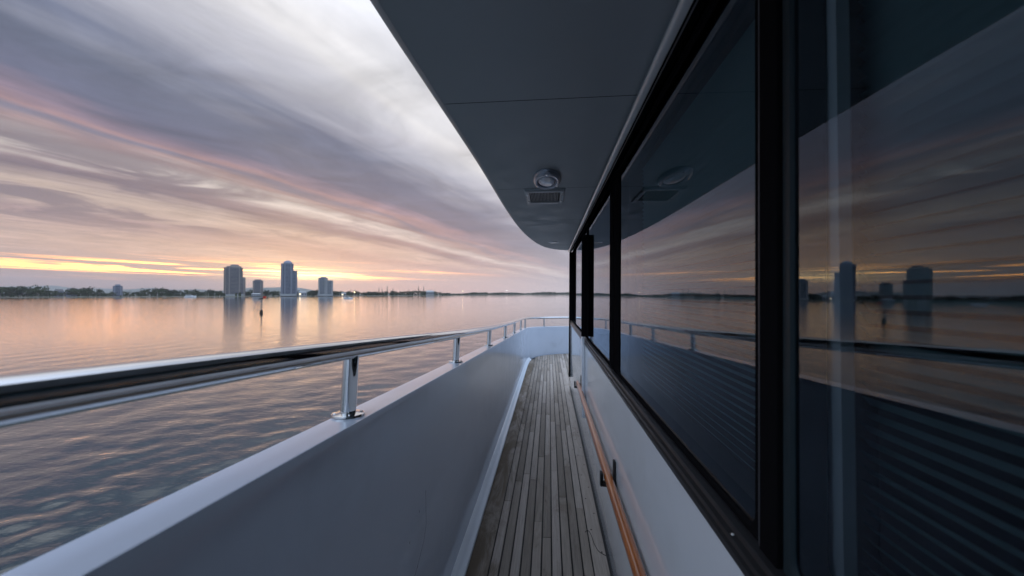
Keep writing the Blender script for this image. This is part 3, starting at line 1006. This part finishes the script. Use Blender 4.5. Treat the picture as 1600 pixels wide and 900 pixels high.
# margin boards
y = -3.0
for ln in (1.8, 2.5, 2.7, 2.4, 2.28):
    o = plank(.2235, .3000, y, y + ln - .004, .0004, M['teak'], 'margin_plank')
    y += ln
pl = [q for q in plan(0.0, 120, -1.25) if q[0] < XC and q[1] < 9.78]
segs = [0, 11, 21, 31, len(pl) - 1]
for i0, i1 in zip(segs, segs[1:]):
    rows = []
    for j, q in enumerate(pl[i0:i1 + 1]):
        x, y, nx, ny = q
        y -= .003 if j == i1 - i0 else 0
        xo = max(x - nx * .0445, XB + .0445)
        rows.append([(xo, y, ZD - .012), (xo, y, ZD), (max(xo + .004, -.3135), y, ZD), (max(xo + .004, -.3135), y, ZD - .012)])
    MB().grid(rows).build('margin_plank', M['teak_margin'], DK, recalc=False)

# house side
XW, XG = 0.302, 0.330
YH0, YH1 = -7.0, 6.70
def lean(z): return (z - ZC) * 0.010
def hx(x, z): return x + lean(z)
HSIDE = MB()
zs = [ZD - .02, ZD + .03, ZD + .5, ZC - .43]
prof = [(XW + .012, ZD - .02), (XW + .010, ZD + .02), (XW, ZD + .06), (XW, ZD + .5), (XW, ZC - .436), (XW + .004, ZC - .432), (XW + .05, ZC - .432)]
rows = [[(x, y, z) for x, z in prof] for y in [YH0 + i * (YH1 - YH0) / 30 for i in range(31)]]
rows.append([(x + 4.0 - 2 * (x - XW), YH1, z) for x, z in prof])
HS = HSIDE.grid(rows).build('house_side', M['white'], YT, smooth=True, angle=40, recalc=False)
MB().box(XW - .004, XW + .02, YH0, YH1, ZD - .008, ZD + .004).build('caulk_bead', M['caulk'], YT)

# window band
def ring(y0, y1, z0, z1, r, outer, depth, x0):
    """black frame: rounded opening y0..y1, z0..z1, flat outer edge 'outer' wider"""
    mb = MB()
    n = 6
    inner, outr = [], []
    for cy, cz, a0 in ((y1 - r, z1 - r, 0), (y0 + r, z1 - r, 90), (y0 + r, z0 + r, 180), (y1 - r, z0 + r, 270)):
        for k in range(n + 1):
            a = R(a0 + 90 * k / n)
            inner.append((cy + r * math.cos(a), cz + r * math.sin(a)))
            outr.append((cy + (r + 0) * math.cos(a) + outer * math.copysign(1, math.cos(R(a0 + 45))), cz + r * math.sin(a) + outer * math.copysign(1, math.sin(R(a0 + 45)))))
    # square the outer edge
    oy0, oy1, oz0, oz1 = y0 - outer, y1 + outer, z0 - outer, z1 + outer
    sq = []
    for i, (cy, cz) in enumerate(((oy1, oz1), (oy0, oz1), (oy0, oz0), (oy1, oz0))):
        sq += [(cy, cz)] * (n + 1)
    loops = []
    for poly, dx_ in ((sq, depth), (sq, .002), ([(a + (c - a) * .15, b + (d - b) * .15) for (a, b), (c, d) in zip(sq, inner)], 0.0),
                      ([(a + (c - a) * .85, b + (d - b) * .85) for (a, b), (c, d) in zip(sq, inner)], 0.0), (inner, .004), (inner, depth)):
        loops.append([(hx(x0 + dx_, z), y, z) for y, z in poly])
    mb.grid(loops, close_v=True)
    return mb

ZS, ZT = ZC - .372, ZC + .575
wins = [(-6.9, -2.33), (-2.2, .648), (.760, 2.178), (2.50, 3.905), (4.045, 5.75), (5.82, 6.615)]
BL_ = []
for i, (y0, y1) in enumerate(wins):
    wnd = empty('window', (0, 0, 0), parent=YT)
    zt_ = ZT if i < 3 else ZC + .590
    fr = ring(y0, y1, ZS, zt_, .035 if i > 1 else .02, .026 if i < 4 else .012, .045, XG - .006).build('frame', M['frame_teal'] if i == 1 else M['black'], wnd, smooth=True, angle=30)
    mb = MB()
    a, b_ = y0 - .012, y1 + .012
    z0, z1 = ZS - .012, zt_ + .012
    xs = (XG, XG + .008)
    vs = [(hx(x, z), y, z) for x in xs for y in (a, b_) for z in (z0, z1)]
    mb.add(vs, [(0, 1, 3, 2)], 0)
    mb.add(vs, [(4, 6, 7, 5), (0, 4, 5, 1), (2, 3, 7, 6), (0, 2, 6, 4), (1, 5, 7, 3)], 1)
    me = mb.mesh('pane'); 
    import bmesh
    bm = bmesh.new(); bm.from_mesh(me); bmesh.ops.remove_doubles(bm, verts=bm.verts, dist=1e-6); bmesh.ops.recalc_face_normals(bm, faces=bm.faces); bm.to_mesh(me); bm.free()
    link('pane', me, M['glass'], wnd)
    BL_.append(wnd)
# mullions between the frames
def mull(y0, y1, x0, x1, z0=ZS - .03, z1=ZT + .03, name='mullion'):
    mb = MB()
    vs = [(hx(x, z), y, z) for x in (x0, x1) for y in (y0, y1) for z in (z0, z1)]
    mb.add(vs, [(0, 1, 3, 2), (4, 6, 7, 5), (0, 4, 5, 1), (2, 3, 7, 6), (0, 2, 6, 4), (1, 5, 7, 3)])
    return mb.build(name, M['black'], YT, bevel=.003)
mull(.676, .730, XG - .012, XG + .03)
GLINT = mull(.7315, .7385, XG - .010, XG + .02, name='edge_glint_strip'); GLINT.data.materials.clear(); GLINT.data.materials.append(M['gasket_glint'])  # grey strip that paints a highlight along the mullion's edge
mull(2.202, 2.325, XG - .008, XG + .03)
mull(2.355, 2.468, XG - .008, XG + .03)
mull(2.327, 2.353, XG + .004, XG + .03)
mull(5.763, 5.807, XG - .008, XG + .03)
# proud pillar with a white rib below, and the corner post at the far end
mull(3.935, 4.015, XW - .022, XG + .03, ZC - .366, ZC + .505, 'door_pillar')
MB().box(XW - .026, XW - .001, 3.94, 4.01, ZC - 1.06, ZC - .37).build('pillar_rib', M['white'], YT, bevel=.004)
mull(6.630, 6.665, XW - .014, XG + .03, ZC - 1.20, ZC + .60, 'corner_post')

# sill track: stepped black extrusion with raised ridges
prof = [(XW - .006, -.432), (XW - .006, -.420), (XW + .000, -.418), (XW + .000, -.410), (XW - .003, -.409), (XW - .003, -.404), (XW + .006, -.402),
        (XW + .006, -.392), (XW + .003, -.391), (XW + .003, -.386), (XG - .014, -.384), (XG + .02, -.384), (XG + .04, -.43)]
rows = [[(x, y, ZC + z) for x, z in prof] for y in (YH0, 0, 1, 2, 3.9, 5, YH1)]
ST = MB().grid(rows).build('sill_track', M['sill'], YT, recalc=False)
MB().tube([(XW + .002, y, ZC + .5985) for y in (YH0, 0, 3, YH1)], .0022, 8).build('head_gasket', M['gasket_glint'], YT, smooth=True)
MB().box(XG + .044, XG + .060, .630, .664, ZS - .03, ZT + .03).build('jamb_strip', M['jamb'], YT)
# chipped specks and drainage plugs on the track
for y, x, z in ((.735, XW + .0085, -.3905), (.80, XW + .001, -.4025), (.545, XW + .0085, -.3905)):
    MB().lathe([(.0001, .0022), (.0022, .0016), (.003, 0)], (x, y, ZC + z + .0005), 10).build('plug', M['trim'], ST, smooth=True)
# head band and trim under the ceiling
rows = [[(x, y, ZC + z) for x, z in ((XG - .004, .604), (XW + .003, .600), (XW, .604), (XW, .612), (XW, .6135), (XW + .004, .629), (XW + .002, .655))] for y in (YH0, 0, 2, 4, YH1)]
MB().grid(rows).build('head_band', M['black'], YT, recalc=False)
rows = [[(x, y, ZC + z) for x, z in ((XW + .01, .6125), (XW - .016, .6085), (XW - .022, .6120), (XW - .024, .619), (XW - .022, .628), (XW - .012, .634), (XW + .01, .627))] for y in (YH0, 0, 2, 4, YH1 + .04)]
MB().grid(rows).build('trim_bead', M['trim'], YT, smooth=True, angle=60, recalc=False)

# interior seen through the glass
INT = MB()
INT.box(XG + .9, XG + .92, YH0, YH1 - .1, ZD, ZC + .62)
INT.box(XG + .05, XG + .9, YH0, YH1 - .1, ZC - .60, ZC - .58)
INT.box(XG + .05, XG + .9, YH0, YH1 - .1, ZC + .62, ZC + .64)
INT.box(XG + .05, XG + .9, YH1 - .1, YH1 - .08, ZD, ZC + .62)
INT.box(XG + .05, XG + .9, YH0 - .02, YH0, ZD, ZC + .62)
INT.build('saloon_lining', M['interior'], YT)
def slat_blind(y0, y1):
    bl = empty('slat_blind', (XG + .095, 0, 0), parent=YT)
    MB().box(-.012, .016, y0, y1, ZT + .004, ZT + .03).build('head_rail', M['rubber'], bl)
    me = MB()
    me.grid([[(.0065 - .013 * j / 4, y, -.0066 + .0132 * j / 4 + .0012 * math.sin(math.pi * j / 4)) for y in (y0, y1)] for j in range(5)])
    me.grid([[(.0073 - .013 * j / 4, y, -.0066 + .0132 * j / 4 + .0012 * math.sin(math.pi * j / 4)) for y in (y1, y0)] for j in range(5)])
    sl = me.mesh('slat', True); sl.materials.append(M['blind'])
    z = ZS + .006
    while z < ZT:
        o = link('slat', sl, None, bl); o.location = (lean(z), 0, z)
        z += .0185
    MB().box(-.006, .008, y0, y1, ZS - .004, ZS + .001).build('bottom_rail', M['rubber'], bl)
slat_blind(-2.2, .705)
slat_blind(.80, 2.12)
MB().box(XG + .075, XG + .11, .664, .690, ZS - .03, ZT + .03).build('shade_strip', M['rubber'], YT)  # dark strip added in place of the shadow over the blind's end
MB().box(XG + .078, XG + .105, .696, .735, ZS - .03, ZT + .03).build('inner_post', M['jamb'], YT)
MB().box(XG + .03, XG + .12, YH0, YH1 - .12, ZC - .579, ZS - .004).build('inner_sill', M['rubber'], YT)

# overhanging deck above
EDGE = [(-7.2, -.53), (-5, -.50), (-3.2, -.475), (-2, -.455), (-1, -.440), (0, -.425), (1.0, -.407), (1.41, -.394), (2.32, -.365), (3.4, -.346), (4.2, -.322), (4.9, -.282), (5.5, -.225), (6.0, -.158), (6.4, -.07), (6.7, .06), (6.88, .24), (6.98, .50), (7.06, .95), (7.10, 1.6), (7.11, XC)]
def cr(pts, n=8):
    out = []
    for i in range(len(pts) - 1):
        p0, p1, p2, p3 = pts[max(i - 1, 0)], pts[i], pts[i + 1], pts[min(i + 2, len(pts) - 1)]
        for k in range(n):
            t_ = k / n
            out.append(tuple(.5 * ((2 * p1[j]) + (-p0[j] + p2[j]) * t_ + (2 * p0[j] - 5 * p1[j] + 4 * p2[j] - p3[j]) * t_ ** 2 + (-p0[j] + 3 * p1[j] - 3 * p2[j] + p3[j]) * t_ ** 3) for j in range(2)))
    out.append(pts[-1])
    return out
ed = [(x, y) for y, x in cr(EDGE)]
ed_full = ed + [(2 * XC - x, y) for x, y in reversed(ed[:-1])]
ZK = ZC + .65
def normals(pl_):
    out = []
    for i, (x, y) in enumerate(pl_):
        x0, y0 = pl_[max(i - 1, 0)]; x1, y1 = pl_[min(i + 1, len(pl_) - 1)]
        l = math.hypot(x1 - x0, y1 - y0) or 1
        out.append((x, y, -(y1 - y0) / l, (x1 - x0) / l))
    return out
rows = []
for x, y, nx, ny in normals(ed_full):
    prof_ = [(-.034, ZK - .001), (-.026, ZK + .001), (-.012, ZK + .008), (-.003, ZK + .019), (0, ZK + .034), (0, ZK + .10), (-.012, ZK + .118), (-.05, ZK + .122)]
    rows.append([(x + nx * a, y + ny * a, z) for a, z in prof_])
OV = MB().grid(rows).build('overhang', M['ceiling'], YT, smooth=True, angle=60, recalc=False)
poly = [(x - nx * .03, y - ny * .03) for x, y, nx, ny in normals(ed_full)]
MB().prism(poly, ZK + .012, ZK + .12).build('core', M['caulk'], OV)
# ceiling panels with open seams
seams = [-7.2, -4.0, -2.0, -.2, 1.515, 2.80, 4.02, 7.2]
inner_e = [(x - nx * .0335, y - ny * .0335) for x, y, nx, ny in normals(ed)]
for a, b_ in zip(seams, seams[1:]):
    a2, b2 = a + .0025, b_ - .0025
    seg = [q for q in inner_e if a2 < q[1] < b2]
    def at_y(y):
        for q0, q1 in zip(inner_e, inner_e[1:]):
            if q0[1] <= y <= q1[1] and q1[1] > q0[1]:
                return q0[0] + (q1[0] - q0[0]) * (y - q0[1]) / (q1[1] - q0[1])
        return inner_e[-1][0]
    outer = [(at_y(a2), a2)] + seg
    if b2 < 7.0:
        outer += [(at_y(b2), b2)]
        rows = [[(x, y, ZK + .012), (x, y, ZK), (XW + .001, y, ZK), (XW + .001, y, ZK + .012)] for x, y in outer]
    else:
        rows = [[(x, y, ZK + .012), (x, y, ZK), (max(x, XW + .001) if y < YH1 + .04 else max(x, XW + .001), min(y, YH1 + .04), ZK), (max(x, XW + .001), min(y, YH1 + .04), ZK + .012)] for x, y in outer]
    MB().grid(rows).build('ceiling_panel', M['ceiling'], OV, recalc=False)

# ceiling light: chrome bezel, bluish lens
CL = empty('ceiling_light', (-.010, 2.555, ZK), parent=YT)
CL.scale = (1, 2.2, 1)
MB().lathe([(.078, 0), (.079, -.010), (.074, -.022), (.064, -.027), (.056, -.024), (.054, -.016), (.054, -.002)], seg=36).build('bezel', M['bezel'], CL, smooth=True, angle=45)
MB().lathe([(.0545, -.012), (.050, -.020), (.034, -.025), (.0001, -.027)], seg=32).build('lens', M['lens'], CL, smooth=True, angle=60)
for k in range(3):
    a = k * 2.094 + .5
    MB().lathe([(.0001, -.0285), (.004, -.0278), (.005, -.025)], (.066 * math.cos(a), .066 * math.sin(a), 0), 10).build('screw', M['steel'], CL, smooth=True)
# small far light
C2 = empty('ceiling_light', (.055, 5.75, ZK), parent=YT)
MB().lathe([(.060, 0), (.058, -.006), (.046, -.009)], seg=28).build('bezel', M['bezel'], C2, smooth=True, angle=45)
MB().lathe([(.0462, -.008), (.030, -.010), (.0001, -.011)], seg=28).build('lens', M['trim'], C2, smooth=True, angle=60)
# air vent: bevelled frame, fore-and-aft slats
VT = empty('air_vent', (-.026, 3.02, ZK), parent=YT)
w_, d_ = .128, .185
mb = MB()
loops = [[(-w_, -d_, 0), (w_, -d_, 0), (w_, d_, 0), (-w_, d_, 0)],
         [(-w_ + .004, -d_ + .004, -.014), (w_ - .004, -d_ + .004, -.014), (w_ - .004, d_ - .004, -.014), (-w_ + .004, d_ - .004, -.014)],
         [(-w_ + .030, -d_ + .050, -.014), (w_ - .030, -d_ + .050, -.014), (w_ - .030, d_ - .050, -.014), (-w_ + .030, d_ - .050, -.014)],
         [(-w_ + .030, -d_ + .050, -.001), (w_ - .030, -d_ + .050, -.001), (w_ - .030, d_ - .050, -.001), (-w_ + .030, d_ - .050, -.001)]]
mb.grid(loops, close_v=True)
mb.build('frame', M['vent'], VT, bevel=.002)
MB().box(-w_ + .03, w_ - .03, -d_ + .05, d_ - .05, -.004, -.0015).build('duct', M['caulk'], VT)
slm = MB().box(-.0012, .0012, -d_ + .0505, d_ - .0505, -.012, -.005).mesh('slat')
slm.materials.append(M['vent'])
for k in range(19):
    o = link('slat', slm, None, VT); o.location = (-.0855 + k * .0095, 0, 0); o.rotation_euler = (0, R(25), 0)
for sx_ in (-1, 1):
    for sy_ in (-1, 1):
        MB().lathe([(.0001, -.0165), (.005, -.016), (.006, -.014)], (sx_ * (w_ - .016), sy_ * (d_ - .09), 0), 10).build('screw', M['steel'], VT, smooth=True)

# boat hook clips on the house side and the pole lying in them
def clip(y):
    c = empty('pole_clip', (XW, y, ZC - .845), parent=YT)
    MB().box(-.011, -.0005, -.018, .018, -.045, .075).build('back_plate', M['rubber'], c, bevel=.003)
    MB().box(-.060, -.008, -.016, .016, -.041, -.0235).build('arm', M['rubber'], c, bevel=.003)
    MB().box(-.071, -.058, -.016, .016, -.041, .022).build('tooth', M['rubber'], c, bevel=.004)
for y in (-.1, 2.15, 4.34): clip(y)
BH = empty('boat_hook_pole', (XW - .0345, -.6, ZC - .845))
tag(BH, 'varnished orange brown wooden pole resting in black clips along the white house side', 'pole')
MB().tube([(0, 0, 0), (0, .02, 0), (0, 4.9, 0), (0, 5.02, 0)], [.017, .0195, .0195, .014], 20).build('shaft', M['varnish'], BH, smooth=True, angle=50)
MB().tube([(0, -.10, 0), (0, .06, 0)], [.012, .0215], 16).build('end_ferrule', M['steel'], BH, smooth=True, angle=50)

# loose cord on deck at the foot of the house side
cpts = cr([(.205, 2.72), (.222, 2.74), (.236, 2.70), (.246, 2.60), (.262, 2.53), (.285, 2.50), (.297, 2.49)], 6)
CD = MB().tube([(x, y, ZD + .0035) for x, y in cpts], .0016, 6).build('cord', M['caulk'], None, smooth=True)
tag(CD, 'short thin dark cord curled on the teak against the house side', 'cord')

# fore-and-aft proportion of the yacht: lengths were laid out long, bring them to scale
KY = 0.876
_done = set()
def squeeze(o):
    if abs(o.location.y) > 1e-6:
        o.location.y *= KY
        return
    if o.type == 'MESH' and o.data.name not in _done:
        _done.add(o.data.name)
        o.data.transform(Matrix.Diagonal((1, KY, 1, 1)))
    for c in o.children: squeeze(c)
squeeze(YT)
squeeze(CD)
BH.location.y *= KY
for c in BH.children: squeeze(c)

# evening haze over the water
hz = MB().box(-9500, 9500, -9500, 9500, -1.5, 330).build('haze', None, None)
hm_ = bpy.data.materials.new('evening_haze'); hm_.use_nodes = True
hn_ = hm_.node_tree; hn_.nodes.clear()
ho = hn_.nodes.new('ShaderNodeOutputMaterial'); hv = hn_.nodes.new('ShaderNodeVolumePrincipled')
hv.inputs['Color'].default_value = (0.93, 0.92, 0.94, 1)
hv.inputs['Density'].default_value = 0.00007
hv.inputs['Anisotropy'].default_value = 0.2
hn_.links.new(hv.outputs[0], ho.inputs['Volume'])
hz.data.materials.append(hm_)
tag(hz, 'pale evening haze over the water', 'haze', kind='stuff')
